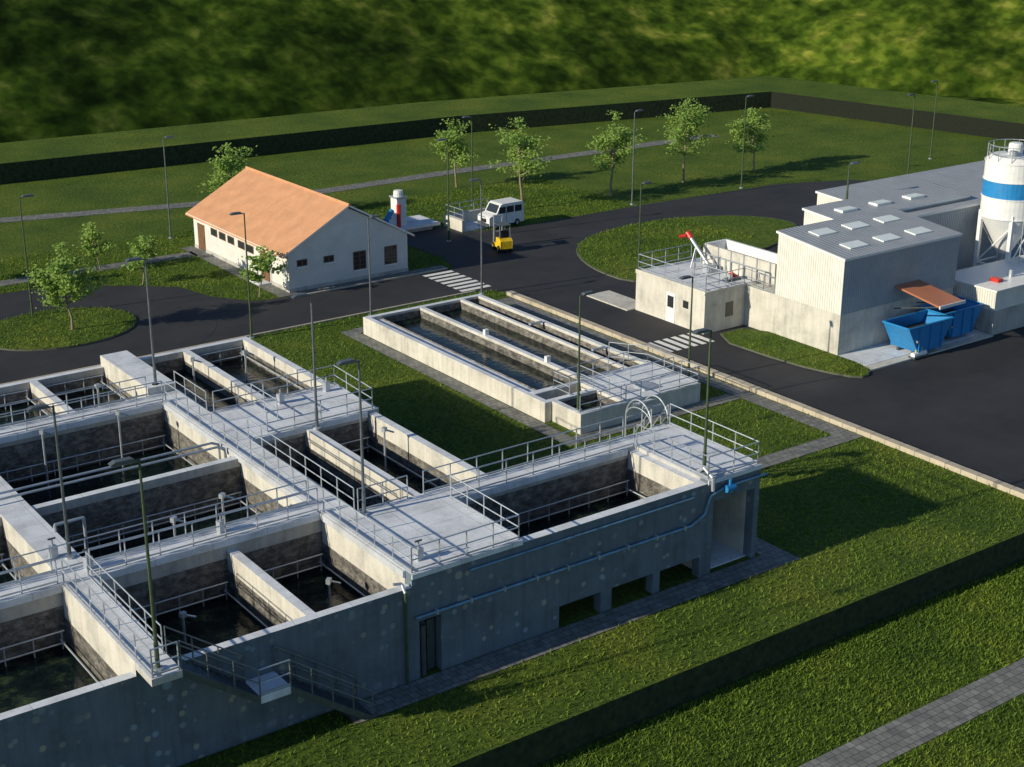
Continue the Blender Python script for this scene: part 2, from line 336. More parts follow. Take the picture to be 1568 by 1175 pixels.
def tank(x0,x1,y0,y1,zw,zt):
    e=.004; a=(x0+e,y0+e);b_=(x1-e,y0+e);cc=(x1-e,y1-e);d=(x0+e,y1-e); z0=zw-1.2
    for i,(p,q) in enumerate(((a,b_),(b_,cc),(cc,d),(d,a))):
        z1=zt-(.35 if i!=1 else min(.85,(zt-zw)*.5)); ln.quad((*q,z0),(*p,z0),(*p,z1),(*q,z1),'lining')
    wt.quad((x0,y0,zw),(x1,y0,zw),(x1,y1,zw),(x0,y1,zw),'water')
    if x1-x0>3:
        y=y1-.35
        for zz in (zw+.25,zw+.75): ln.tube((x0+.2,y,zz),(x1-.2,y,zz),.035,'steel',n=5)
        k=int((x1-x0)/1.1)
        for i in range(k+1):
            x=x0+.3+(x1-x0-.6)*i/k; ln.tube((x,y,zw-.3),(x,y,zw+.8),.03,'steel',n=5)
        ln.tube((x1-.35,y0+.3,zw+.4),(x1-.35,y1-.3,zw+.4),.035,'steel',n=5)
for t in [(-30,-11,.4,7,2.1,4.05),(-9.9,-4.3,.4,7,2.1,4.05),(-3.9,0,.4,7,2.1,4.05),(-9.5,0,8.1,14.5,2.2,4.4),(-9.5,0,14.9,23,2.2,4.4),(-30,-10.8,8.1,14.5,2.2,4.4),(-30,-10.8,14.9,23,2.2,4.4),
          (-3.9,-.3,24.2,30.1,3.4,4.45),(-11.9,-4.3,24.2,30.1,3.4,4.45),(-30,-12.3,24.2,30.1,3.4,4.45),(1.2,4.2,20.3,30.1,3.4,4.45),(4.6,7.8,20.3,30.1,3.4,4.45),
          (1.2,4.1,6.1,16,2.6,4.45),(4.5,7.6,6.1,16,2.6,4.45),(5.2,14.8,.45,4.9,2.4,4.45)]: tank(*t)
ln.obj("tank_lining",P,recalc=False); wt.obj("water",P,recalc=False)
r=MB(); z=W
r.rail([(.08,.1,z),(.08,6.9,z)]);r.rail([(.08,8.2,z),(.08,22.9,z)]);r.rail([(1.12,6.2,z),(1.12,15.9,z)]);r.rail([(1.12,20.4,z),(1.12,24.1,z)])
r.rail([(.08,.1,z),(5.1,.1,z),(5.1,4.95,z)]); r.rail([(5.1,4.98,z),(15.2,4.98,z)]); r.rail([(4.4,6.02,z),(15.4,6.02,z)]); r.rail([(1.2,6.02,z),(3.6,6.02,z)])
r.rail([(15.3,4.9,z),(15.3,.1,z),(18.3,.1,z),(18.3,6.0,z)])
r.rail([(2.2,16.1,z),(7.9,16.1,z),(8.1,20.2,z),(1.4,20.2,z)]); r.rail([(3.4,17.4,z),(3.4,20.1,z)])
r.rail([(-30,7.08,z),(-11.1,7.08,z)]);r.rail([(-9.8,7.08,z),(-.1,7.08,z)]);r.rail([(-30,8.02,z),(-.1,8.02,z)])
r.rail([(-30,23.08,z),(0,23.08,z)]);r.rail([(-30,24.12,z),(-.4,24.12,z)])
r.rail([(-10.92,6.9,z),(-10.92,-1.32,z),(-9.98,-1.32,z)]);r.rail([(-9.98,0,z),(-9.98,6.9,z)])
def flight(x0,z0,x1,z1,n):
    for i in range(n):
        a=x0+(x1-x0)*i/n; zz=z0+(z1-z0)*(i+1)/n
        r.box(a,a+(x1-x0)/n+.03,-1.25,-.15,zz-.05,zz-.01,'dsteel')
    for y in (-1.3,-.1):
        r.add([(x0,y-.03,z0-.3),(x1,y-.03,z1-.3),(x1,y-.03,z1),(x0,y-.03,z0),(x0,y+.03,z0-.3),(x1,y+.03,z1-.3),(x1,y+.03,z1),(x0,y+.03,z0)],[(0,1,2,3),(7,6,5,4),(0,4,5,1),(3,2,6,7)],'dsteel')
        r.rail([(x0,y,z0),(x1,y,z1)],sp=1.0,kick=False,k='poleg')
flight(-9.9,4.6,-7.1,2.5,11); r.box(-7.1,-5.9,-1.3,-.02,2.2,2.5,'slab'); r.rail([(-7.1,-1.28,2.5),(-5.9,-1.28,2.5)]); flight(-5.9,2.5,-2.6,.05,13)
r.box(-6.9,-6.1,-.9,-.02,1.95,2.2,'conc_l')
r.obj("railings_and_stairs",P,recalc=False)
pp=MB()
pp.path([(0.1,-.12,2.75),(14.2,-.12,2.75),(15.0,-.12,3.1),(15.3,-.12,3.9),(16.2,-.12,4.1),(18.7,-.12,4.1)],.06,'bluep')
pp.path([(2.6,-.1,4.05),(14.3,-.1,4.05)],.045,'bluep')
for i in range(9): pp.box(1+i*1.6,1.08+i*1.6,-.19,0,2.65,2.86,'steel')
pp.path([(-.35,-.1,3.95),(-.35,-.1,.1)],.06,'pole'); pp.path([(-.35,-.1,3.95),(-.35,.15,4.25),(-.7,.2,4.3)],.06,'steel')
pp.path([(15.4,.9,4.65),(15.4,.5,5.0),(15.4,-.1,4.7),(15.4,-.12,4.1)],.09,'steel')
pp.tube((16.0,-.3,4.1),(16.5,-.3,4.1),.17,'blue',n=12); pp.tube((16.25,-.3,4.1),(16.25,-.3,4.5),.07,'blue')
for y in (15.6,16.2): pp.path([(-30,y,4.75),(-.6,y,4.75),(-.25,y,4.6),(-.2,y,2.5)],.06,'steel')
pp.path([(-9.6,11.5,4.6),(-9.6,11.5,4.9),(-8.4,11.5,4.9),(-8.4,11.5,2.4)],.07,'steel')
for (x,y) in ((-5.6,9),(-6.6,21.5),(-2.8,21.8),(-2.2,26),(3.4,27),(6.2,26.5),(6.4,12.5),(-1.6,3.6),(-7.4,4.4),(-3,10),(-14,17),(-14,26)):
    zz=4.9 if y>8 else 3.2
    pp.tube((x,y,1.8),(x,y,zz),.05,'steel'); pp.obox((x,y,zz),.24,.18,.2,random.random(),'steel'); pp.tube((x,y,zz+.1),(x+.5,y,zz-.15),.05,'steel')
for (x,y,z0) in ((-9.7,7.6,4.6),(-4.2,7.6,4.6),(.9,.9,4.6),(4.6,19.4,4.6),(7.3,19.6,4.6),(-10.4,9.5,4.5)):
    pp.obox((x,y,z0),.3,.25,.5,.2,'steel'); pp.tube((x,y,z0+.5),(x,y,z0+.8),.04,'steel'); pp.tube((x-.15,y,z0+.8),(x+.15,y,z0+.8),.04,'dsteel')
pp.obj("pipes_and_instruments",P,recalc=False)
ac=MB(); xa,xb=17.3,18.35
for x in (xa,xb):
    for hh,rr in ((1.1,.04),(.7,.03)):
        pts=[(x,7.1-.95*math.cos(math.pi*i/12),4.6+hh*math.sin(math.pi*i/12)) for i in range(13)]
        ac.path([(x,6.15,4.5)]+pts+[(x,8.05,2.6)],rr,'steel')
for i in range(7):
    a=math.pi*i/6; y0_=7.1-.85*math.cos(a); zz=4.6+.95*math.sin(a); a2=math.pi*(i+1)/6
    ac.tube((xa,y0_,zz),(xb,y0_,zz),.035,'steel')
    if 3<=i<=4: y1_=7.1-.85*math.cos(a2); z1_=4.6+.95*math.sin(a2); ac.quad((xa,y0_,zz),(xb,y0_,zz),(xb,y1_,z1_),(xa,y1_,z1_),'white')
for i in range(12):
    y=6.1+i*.27; zz=4.5-i*.36; ac.box(xa+.03,xb-.03,y,y+.3,zz-.12,zz,'slab')
for x in (xa,xb): ac.rail([(x,6.2,4.5),(x,9.2,.5)],kick=False,sp=.9)
ac.obj("platform_steps",P,recalc=False)
dd=MB(); dd.box(.3,1.3,.42,.49,0,2.5,'dark'); dd.tube((.55,.2,0),(.55,.2,2.2),.14,'dsteel',n=10); dd.tube((.55,.2,2.2),(.55,.45,2.4),.14,'dsteel',n=10); dd.box(.86,1.22,.36,.41,.02,2.2,'dsteel')
dd.obj("service_door",P,recalc=False)
# ------------------------------------------------------------------ central low tank
Q=empty("low_settling_tank"); c=MB(); T=1.2
c.box(20.7,21.1,19.4,38.6,0,T,'conc_l','slab'); c.box(20.7,30.1,38.6,39.0,0,T,'conc_l','slab'); c.box(29.7,30.1,21,38.6,0,T,'conc_l','slab')
c.box(24.9,25.3,21,38.6,0,T-.004,'conc_l','slab'); c.box(28.2,28.5,21,38.6,0,T-.006,'conc_l','slab')
c.box(21.1,21.9,21,38.6,0,.95,'conc_l','slab')
c.box(20.7,24.4,19,19.4,0,T,'conc_l','slab'); c.box(24.4,30.1,16.4,21,0,T-.002,'conc_l','slab')
c.box(21.2,24.4,16.4,16.8,0,T,'conc_l','slab'); c.box(21.2,21.6,16.8,19,0,T,'conc_l','slab')
c.box(21.1,24.4,20.5,21,0,T-.003,'conc_l','slab')
c.obj("concrete_walls",Q,bevel=.03)
ln=MB(); wt=MB()
for t in [(21.9,24.9,21,38.6,.55,1.15),(25.3,28.2,21,38.6,.55,1.15),(28.5,29.7,21,38.6,.6,1.15),(21.6,24.4,16.8,19,.6,1.15)]:
    e=.004;x0,x1,y0,y1,zw,zt=t;a=(x0+e,y0+e);b_=(x1-e,y0+e);cc=(x1-e,y1-e);d=(x0+e,y1-e)
    for p,q in ((a,b_),(b_,cc),(cc,d),(d,a)): ln.quad((*q,.2),(*p,.2),(*p,zt-.12),(*q,zt-.12),'lining')
    wt.quad((x0,y0,zw),(x1,y0,zw),(x1,y1,zw),(x0,y1,zw),'water')
ln.obj("tank_lining",Q,recalc=False); wt.obj("water",Q,recalc=False)
r=MB()
r.rail([(24.5,16.5,T),(24.5,20.9,T),(28.0,20.9,T)],h=1.0); r.rail([(22.6,19.2,T),(22.6,20.7,T),(24.4,20.7,T)],h=1.0)
r.rail([(21.3,16.6,T),(25.6,16.5,T)],h=1.0); r.rail([(27,16.5,T),(30,16.5,T),(30,21,T),(28.6,23,T)],h=1.0); r.rail([(26.6,18.6,T),(29.9,18.6,T)],h=1.0)
for y in (24.5,31): r.box(25.0,25.3,y,y+.25,T,T+.35,'white'); r.box(28.6,29.6,y,y+.2,T,T+.12,'steel')
r.box(26.5,27.6,17.2,18.2,T,T+.12,'steel')
r.obj("railings",Q,recalc=False)
# ------------------------------------------------------------------ lamps
def lamp(x,y,z0,h,ang,col='poleg',arm=.75):
    b=MB(); b.tube((x,y,z0),(x,y,z0+.08),.2,'steel',n=8); b.tube((x,y,z0+.08),(x,y,z0+1.0),.085,col,n=8); b.tube((x,y,z0+1.0),(x,y,z0+h),.07,col,r1=.045,n=8)
    dx,dy=math.cos(ang),math.sin(ang)
    b.tube((x,y,z0+h-.05),(x+dx*arm*.5,y+dy*arm*.5,z0+h+.06),.035,col,n=6)
    hx,hy=x+dx*arm*.75,y+dy*arm*.75
    prof=[(-.42,.02),(-.3,.12),(.25,.13),(.42,.05),(.4,0),(-.4,-.01)]
    px,py=-dy,dx; vs=[]
    for w in (-.13,.13):
        for a,zz in prof: vs.append((hx+dx*a+px*w,hy+dy*a+py*w,z0+h+zz))
    n=6; b.add(vs,[tuple(range(n)),tuple(range(2*n-1,n-1,-1))]+[(i,(i+1)%n,n+(i+1)%n,n+i) for i in range(n)],'poleg')
    b.obj("street_lamp")
PI=math.pi
Lm=[(4.1,55.4,0,8.4,0,'pole'),(20.9,70.6,0,8.3,0,'poleg'),(14.3,43.9-1.3,0,8.4,PI,'pole'),(39,56.3,0,8.4,PI,'pole'),(32.5,42.2,0,8.4,PI,'poleg'),(60,57.9,0,8.4,0,'poleg'),(73,57.2,0,8.6,0,'pole'),
(46.2,40.8,0,6.6,0,'pole'),(87.6,49.5,0,8.5,PI,'pole'),(99,56,0,8,PI,'pole'),(23.2,42.2,0,6.9,0,'poleg'),(48,66,0,8,PI,'pole'),
(.3,24.6,4.9,6.6,PI,'poleg'),(4.6,15.7,W-.15,6.6,PI,'poleg'),(1.3,5.7,W,6.7,PI,'poleg'),(21.5,17,T,6.6,0,'pole'),(31.9,19.4,0,6.6,PI,'pole'),(15.6,.7,W,6.6,PI,'pole'),
(-9.9,9.1,4.5,6.3,PI,'dsteel'),(-10.55,-.9,W,7.6,PI,'pole'),(53.5,27,6.5,3.0,0,'pole'),(57,13.9,3.0,6.0,0,'poleg')]
for l in Lm: lamp(*l)
# ------------------------------------------------------------------ house
Hh=empty("tiled_roof_house"); b=MB(); x0,x1,y0,y1=21.3,31.4,50.5,66.7; ez=3.0; rz=5.75; xm=(x0+x1)/2
b.box(x0,x1,y0,y1,0,ez,'plaster')
for y in (y0,y1): b.add([(x0,y,ez),(x1,y,ez),(xm,y,rz-.12)],[(0,1,2)],'plaster')
b.box(x0-.03,x1+.03,y0-.03,y1+.03,0,.3,'conc')
b.obj("walls",Hh)
b=MB(); o=.5; zs=ez-o*(rz-ez)/(xm-x0); th=.14
for sgn in (-1,1):
    xe=xm+sgn*(xm-x0+o)
    vs=[(xe,y0-.25,zs),(xm,y0-.25,rz),(xm,y1+.25,rz),(xe,y1+.25,zs)]; vt=[(p[0],p[1],p[2]+th) for p in vs]
    b.add(vs+vt,[(3,2,1,0),(0,1,5,4),(1,2,6,5),(2,3,7,6),(3,0,4,7)],'white'); b.add(vt,[(0,1,2,3)],'tile')
    b.tube((xe,y0-.25,zs+.03),(xe,y1+.25,zs+.03),.07,'tile')
b.tube((xm,y0-.28,rz+.15),(xm,y1+.28,rz+.15),.1,'tile')
b.obj("tiled_roof",Hh,recalc=False)
b=MB()
def winy(x,w,z0,z1,mull=1):
    b.box(x-w/2,x+w/2,y0-.03,y0-.004,z0,z1,'brown'); b.box(x-w/2+.07,x+w/2-.07,y0-.045,y0-.032,z0+.07,z1-.07,'glass')
    for i in range(mull): xx=x-w/2+w*(i+1)/(mull+1); b.box(xx-.03,xx+.03,y0-.06,y0-.047,z0+.05,z1-.05,'brown')
    if z1-z0>1:
        for i in range(3): zz=z0+(z1-z0)*(i+1)/4; b.box(x-w/2+.05,x+w/2-.05,y0-.07,y0-.062,zz-.02,zz+.02,'brown')
    b.box(x-w/2-.08,x+w/2+.08,y0-.1,y0-.004,z0-.1,z0-.003,'white')
winy(22.4,.85,1.85,2.35); winy(24.6,.85,1.8,2.3); winy(27.2,1.1,.85,2.25); winy(29.9,1.1,.85,2.25)
def winx(y,w,z0,z1,k='glass'):
    b.box(x0-.03,x0-.004,y-w/2,y+w/2,z0,z1,'brown'); b.box(x0-.045,x0-.032,y-w/2+.08,y+w/2-.08,z0+.06,z1-.06,k)
winx(54.2,1.4,.05,2.3,'brown'); winx(65.3,1.3,.05,2.2,'brown')
for s in (12.4,10.9,9.4,7.6,6.1): winx(y0+s,1.15,1.7,2.3)
b.box(x0-1,x0-.03,53.4,55,0,.12,'slab')
b.obj("windows_and_doors",Hh,recalc=False)
b=MB(); b.box(33.5,40.8,60.3,63.6,.35,.6,'white','slab'); b.box(34.0,40.2,60.6,63.3,0,.35,'conc'); b.obj("loading_platform",bevel=.02)
b=MB(); X=1.9; b.box(35.2+X,36.1+X,61.2,62.2,.6,2.9,'white'); b.lathe(35.65+X,61.7,[(.0,3.55),(.38,3.5),(.42,3.3),(.42,2.9)],'white',16); b.box(35.1+X,36.2+X,61.1,62.3,2.9,3.02,'steel')
b.tube((35.1+X,60.8,.6),(35.1+X,60.8,2.5),.19,'red',n=8); b.tube((35.1+X,60.8,2.4),(35.5+X,61.3,2.2),.14,'red',n=8)
b.tube((33.9+X,60.9,1.3),(34.7+X,61.2,2.0),.22,'blue',n=10); b.tube((34.0+X,60.8,.6),(34.0+X,60.8,1.3),.14,'blue',n=8); b.obj("process_dosing_unit",recalc=False)
b=MB(); b.box(41.6,46.0,60.6,61.0,0,1.0,'conc_l'); b.box(41.6,42.0,58.2,60.6,0,1.0,'conc_l'); b.box(42.0,46,58.2,60.6,0,.15,'slab'); b.rail([(41.7,58.2,1),(41.7,60.8,1),(46,60.8,1)],h=.9); b.obj("concrete_bunker")
def van(cx,cy):
    b=MB(); y0,y1=-.95,.95
    prof=[(0,.35),(0,1.05),(.25,1.15),(.95,1.3),(1.45,2.0),(1.7,2.1),(4.3,2.12),(4.45,2.0),(4.5,.35)]
    b.exy(prof,y0,y1,'white')
    b.add([(.965,y0+.12,1.34),(.965,y1-.12,1.34),(1.4,y1-.18,1.98),(1.4,y0+.18,1.98)],[(0,1,2,3)],'glass')
    for yy,s in ((y0,-1),(y1,1)):
        for xa,xb in ((1.25,2.1),(2.25,3.15),(3.3,4.2)): b.box(xa,xb,min(yy,yy+s*.015),max(yy,yy+s*.015),1.3,1.85,'glass')
        for xw in (.85,3.6):
            b.tube((xw,yy-s*.2,.33),(xw,yy+s*.03,.33),.33,'black',n=16); b.tube((xw,yy,.33),(xw,yy+s*.05,.33),.17,'steel',n=12)
        b.box(2.2,2.23,min(yy,yy+s*.02),max(yy,yy+s*.02),.5,1.9,'dsteel')
    b.box(-.08,.05,y0+.05,y1-.05,.32,.55,'dsteel'); b.box(-.02,0,y0+.5,y1-.5,.6,.9,'black')
    for y in (y0+.1,y1-.4): b.box(-.03,0,y,y+.3,.75,.95,'sky')
    b.box(4.5,4.52,y0+.05,y0+.2,.9,1.5,'red')
    o=b.obj("white_minibus",bevel=.03); o.location=(cx,cy,.02); o.scale=(.80,.92,1.0)
van(43.8,58.2)
def fork(cx,cy,ang):
    b=MB()
    b.exy([(-.9,.3),(-.95,.95),(-.7,1.15),(.1,1.1),(.15,.6),(.8,.55),(.85,.3)],-.5,.5,'yellow')
    b.box(-.5,.05,-.35,.35,1.1,1.25,'black'); b.box(-.55,-.42,-.35,.35,1.25,1.75,'black')
    for x in (-.75,.6):
        for y in (-.45,.45): b.tube((x,y,.6),(x*.75,y*.95,2.15),.05,'poleg')
    b.box(-.65,.55,-.5,.5,2.13,2.2,'poleg')
    for x in (-.6,.6):
        for y in (-.5,.5): b.tube((x,y-.1,.28),(x,y+.1,.28),.28,'black',n=14); b.tube((x,y-.12,.28),(x,y+.12,.28),.12,'yellow',n=10)
    for y in (-.35,.35): b.box(.9,1.02,y-.07,y+.07,.1,2.7,'steel')
    for z in (.5,1.3,2.6): b.box(.9,1.0,-.3,.3,z,z+.1,'steel')
    for y in (-.25,.25): b.box(1.0,2.0,y-.06,y+.06,.12,.17,'dsteel')
    b.tube((.3,0,.9),(.05,0,1.35),.03,'black')
    o=b.obj("yellow_forklift",bevel=.02,recalc=False); o.location=(cx,cy,.03); o.rotation_euler=(0,0,ang)
fork(40.9,51.4,math.radians(75))
# ------------------------------------------------------------------ pump house / hall / silo
B=empty("industrial_hall"); b=MB()
b.box(42.7,53.7,17.3,22.9,0,2.82,'conc_l'); b.box(42.7,46,22.9,26.0,0,2.8,'conc_l')
b.obj("concrete_base",B,bevel=.02)
b=MB()
def hall(x0,x1,y0,y1,z0,za,zb):
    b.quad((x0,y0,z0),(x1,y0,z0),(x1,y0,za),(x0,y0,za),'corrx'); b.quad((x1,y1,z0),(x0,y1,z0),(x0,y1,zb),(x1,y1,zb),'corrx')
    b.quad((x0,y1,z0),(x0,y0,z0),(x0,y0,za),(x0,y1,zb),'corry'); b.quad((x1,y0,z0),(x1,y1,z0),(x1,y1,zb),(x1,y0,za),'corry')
    o=.12; s=(zb-za)/(y1-y0)
    vs=[(x0-o,y0-o,za-s*o),(x1+o,y0-o,za-s*o),(x1+o,y1+o,zb+s*o),(x0-o,y1+o,zb+s*o)]; vt=[(p[0],p[1],p[2]+.15) for p in vs]
    b.add(vs+vt,[(3,2,1,0),(0,1,5,4),(1,2,6,5),(2,3,7,6),(3,0,4,7)],'white'); b.add(vt,[(0,1,2,3)],'roofg')
    return lambda x,y: za+s*(y-y0)+.15
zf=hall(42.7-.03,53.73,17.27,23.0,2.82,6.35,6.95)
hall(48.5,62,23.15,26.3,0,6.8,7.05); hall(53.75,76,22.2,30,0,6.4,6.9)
for x in (44.3,47.4,50.5):
    for y in (18.3,21.0):
        vs=[(x,y),(x+1.7,y),(x+1.7,y+.95),(x,y+.95)]
        b.add([(p[0],p[1],zf(*p)+.004) for p in vs]+[(p[0],p[1],zf(*p)+.08) for p in vs],[(0,1,5,4),(1,2,6,5),(2,3,7,6),(3,0,4,7),(4,5,6,7)],'sky')
for x in (50,53.5,57):
    b.box(x,x+1.5,24.2,25.0,6.95,7.2,'sky')
b.obj("metal_cladding",B,recalc=False)
b=MB()
b.box(54.4,64,14.4,17.2,0,1.7,'conc'); b.box(53.73,64,17.2,22.1,0,1.9,'conc'); b.box(54.45,64,14.45,19,1.7,3.0,'corry'); b.box(54.3,64.1,14.3,19.1,3.0,3.12,'white')
b.tube((58,16,3.1),(58,16,3.6),.15,'steel'); b.box(56,56.5,15.5,16.2,3.12,3.35,'red')
b.box(58.5,59.5,14.36,14.4,.0,1.5,'dsteel')
b.obj("annex",B,recalc=False)
b=MB(); b.box(42.7,54.3,14.9,17.27,0,.14,'slab'); b.box(42.2,54.3,14.2,14.9,0,.12,'conc_l'); b.obj("loading_apron",B)
b=MB()
vs=[(47.6,17.25,3.85),(50.0,17.25,3.85),(50.0,13.6,3.3),(47.6,13.6,3.3)]
b.add(vs+[(p[0],p[1],p[2]+.1) for p in vs],[(3,2,1,0),(0,1,5,4),(1,2,6,5),(3,0,4,7),(4,5,6,7)],'orange')
b.box(47.55,50.05,13.5,13.58,3.25,3.45,'white')
for x in (47.7,49.9): b.tube((x,13.8,3.3),(x,17.2,2.4),.05,'dsteel')
b.obj("canopy",B,recalc=False)
def skip(cx,cy,Ln,ang=0):
    b=MB(); w=2.1; h=2.0; bt=Ln*.5; hl=Ln/2
    outer=[(-hl,h),(-bt/2,.25),(bt/2,.25),(hl,h)]
    for y in (-w/2,w/2):
        b.add([(x,y,z) for x,z in outer],[(0,1,2,3)],'blue')
        b.add([(x*.95,y*.93,z+.05 if z<1 else z) for x,z in outer],[(0,1,2,3)],'blue')
    for i in range(3):
        (xa,za),(xb,zb)=outer[i],outer[i+1]
        b.add([(xa,-w/2,za),(xb,-w/2,zb),(xb,w/2,zb),(xa,w/2,za)],[(0,1,2,3)],'blue')
    b.add([(-hl*.75,-w/2+.05,h-.7),(hl*.75,-w/2+.05,h-.7),(hl*.75,w/2-.05,h-.7),(-hl*.75,w/2-.05,h-.7)],[(0,1,2,3)],'dark')
    rim=[(-hl,-w/2,h),(hl,-w/2,h),(hl,w/2,h),(-hl,w/2,h),(-hl,-w/2,h)]; b.path(rim,.07,'blue',n=6)
    for x in (-bt/2,0,bt/2):
        for y in (-w/2-.04,w/2+.04): b.box(x-.05,x+.05,y-.04,y+.04,.25,h,'blue')
    for y in (-.6,.6): b.box(-bt/2,bt/2,y-.08,y+.08,.0,.25,'dsteel')
    for y in (-w/2-.1,w/2+.1): b.tube((-hl*.62,y-.05,1.05),(-hl*.62,y+.05,1.05),.08,'steel')
    o=b.obj("blue_waste_skip",recalc=False); o.location=(cx,cy,.14); o.rotation_euler=(0,0,ang)
skip(47.7,15.2,4.3); skip(51.9,16.0,4.0)
b=MB()
b.tube((46.2,14.2,.3),(47.4,14.2,.3),.18,'white',n=10); b.tube((46.5,14.2,.14),(46.5,14.2,.6),.06,'yellow'); b.tube((47.0,14.2,.3),(47.0,14.2,.7),.1,'steel'); b.box(46.1,47.5,13.95,14.45,.1,.2,'dsteel'); b.obj("valve_assembly",recalc=False)
Ph=empty("pump_house"); b=MB()
b.box(39,42.7,25.72,32.7,0,2.85,'conc_l','slab'); b.box(42.7,46,26.0,32.7,0,2.85,'conc_l','slab')
b.box(38.9,42.75,25.62,25.7,2.85,2.95,'conc_l')
b.box(38.92,39.0,25.7,32.7,2.7,2.98,'conc_l')
b.box(38.97,38.998,28.6,29.5,.05,2.1,'white'); b.box(38.95,38.969,28.75,29.35,1.1,1.9,'glass'); b.box(38.95,38.998,27.3,27.8,1.4,1.9,'glass')
b.box(40.9,41.6,25.7,25.72,.9,1.9,'glass')
b.obj("walls",Ph,recalc=False)
b=MB(); b.rail([(39.1,25.8,2.98),(39.1,32.6,2.98),(44,32.6,2.98)]); b.rail([(39.1,25.8,2.95),(42.6,25.8,2.95),(42.6,24.0,2.85),(42.8,23.2,2.85)]); b.rail([(41,25.9,2.9),(41,29,2.9),(43.4,29,2.9)])
b.box(43.8,44.0,24.2,31.2,2.86,4.4,'conc_l'); b.box(45.8,46.0,24.2,31.2,2.86,4.4,'white'); b.box(44.0,45.8,31.0,31.2,2.86,4.4,'white'); b.box(44.0,45.8,24.2,31.0,2.86,3.6,'white')
for i in range(6):
    y=24.6+i*1.25; b.tube((43.3,y,2.86),(43.3,y,3.9),.05,'steel'); b.box(43.74,43.8,y,y+.08,2.86,4.4,'steel')
b.tube((43.3,24.6,3.9),(43.3,30.9,3.9),.05,'steel')
b.obj("roof_equipment",Ph,recalc=False)
b=MB(); b.tube((42.9,29.6,3.3),(42.9,31.6,4.9),.13,'steel',n=12); b.tube((42.9,31.5,4.85),(42.9,31.9,5.15),.2,'red',n=12); b.tube((42.7,31.8,5.0),(42.3,32.1,4.9),.12,'red',n=10); b.box(42.5,43.2,29.2,29.8,2.86,3.4,'steel'); b.tube((42.9,31,2.86),(42.9,31,4.3),.06,'steel'); b.tube((42.5,31,2.86),(42.9,31,4.3),.04,'steel'); b.obj("screw_conveyor",recalc=False)
b=MB(); b.tube((43.2,27.2,3.0),(42.5,27.0,3.4),.13,'red',n=10); b.tube((42.4,27,2.9),(42.4,27,3.3),.1,'steel'); b.box(42.1,43.3,26.8,27.4,2.86,3.0,'dsteel'); b.obj("red_pump",recalc=False)
b=MB(); b.box(38.3,40.4,32.75,37.3,0,.10,'conc_l'); b.obj("entrance_slab",recalc=False)
cx,cy=62.3,19.8; Sl=empty("storage_silo"); b=MB(); R_=1.95
b.lathe(cx,cy,[(.35,3.3),(.45,3.4),(R_,6.1),(R_,7.5)],'white',40); b.lathe(cx,cy,[(R_+.01,7.5),(R_+.01,8.7)],'blue',40); b.lathe(cx,cy,[(R_,8.7),(R_,10.0),(R_*.8,10.35),(0,10.5)],'white',40)
for zz in (6.1,7.5,8.7,9.98): b.lathe(cx,cy,[(R_,zz-.04),(R_+.06,zz-.04),(R_+.06,zz+.04),(R_,zz+.04)],'white',40)
b.lathe(cx,cy,[(.5,10.4),(.5,11.1),(.42,11.2),(0,11.25)],'white',20); b.lathe(cx-.9,cy-.5,[(.28,10.3),(.28,10.8),(0,10.85)],'steel',14); b.box(cx+.5,cx+1.1,cy-.7,cy-.2,10.3,10.8,'steel')
b.obj("silo_body",Sl,recalc=False)
b=MB()
for i in range(24):
    a=2*PI*i/24;a2=2*PI*(i+1)/24; p=(cx+1.85*math.cos(a),cy+1.85*math.sin(a)); q=(cx+1.85*math.cos(a2),cy+1.85*math.sin(a2))
    if i%2==0: b.tube((*p,10.0),(*p,11.1),.03,'steel',n=5)
    for zz in (10.55,11.1): b.tube((*p,zz),(*q,zz),.03,'steel',n=5)
for i in range(4):
    a=PI/4+PI/2*i; a2=a+PI/2; p=(cx+1.85*math.cos(a),cy+1.85*math.sin(a)); q=(cx+1.85*math.cos(a2),cy+1.85*math.sin(a2))
    b.box(p[0]-.13,p[0]+.13,p[1]-.13,p[1]+.13,0,6.4,'white'); b.tube((*p,5.8),(*q,5.8),.09,'white'); b.tube((*p,2.6),(*q,5.6),.06,'white'); b.tube((*p,2.6),(*q,2.6),.08,'white')
b.tube((cx-.9,cy-1.95,3),(cx-.9,cy-1.95,11),.03,'steel'); b.tube((cx-.5,cy-2.05,3),(cx-.5,cy-2.05,11),.03,'steel')
for i in range(24): b.tube((cx-.9,cy-1.95,3.2+i*.32),(cx-.5,cy-2.05,3.2+i*.32),.015,'steel',n=4)
b.tube((cx+.8,cy-1.9,3),(cx+.8,cy-1.9,10.5),.08,'steel'); b.tube((cx,cy,2.2),(cx,cy,3.4),.35,'steel',n=12)
b.obj("silo_frame",Sl,recalc=False)
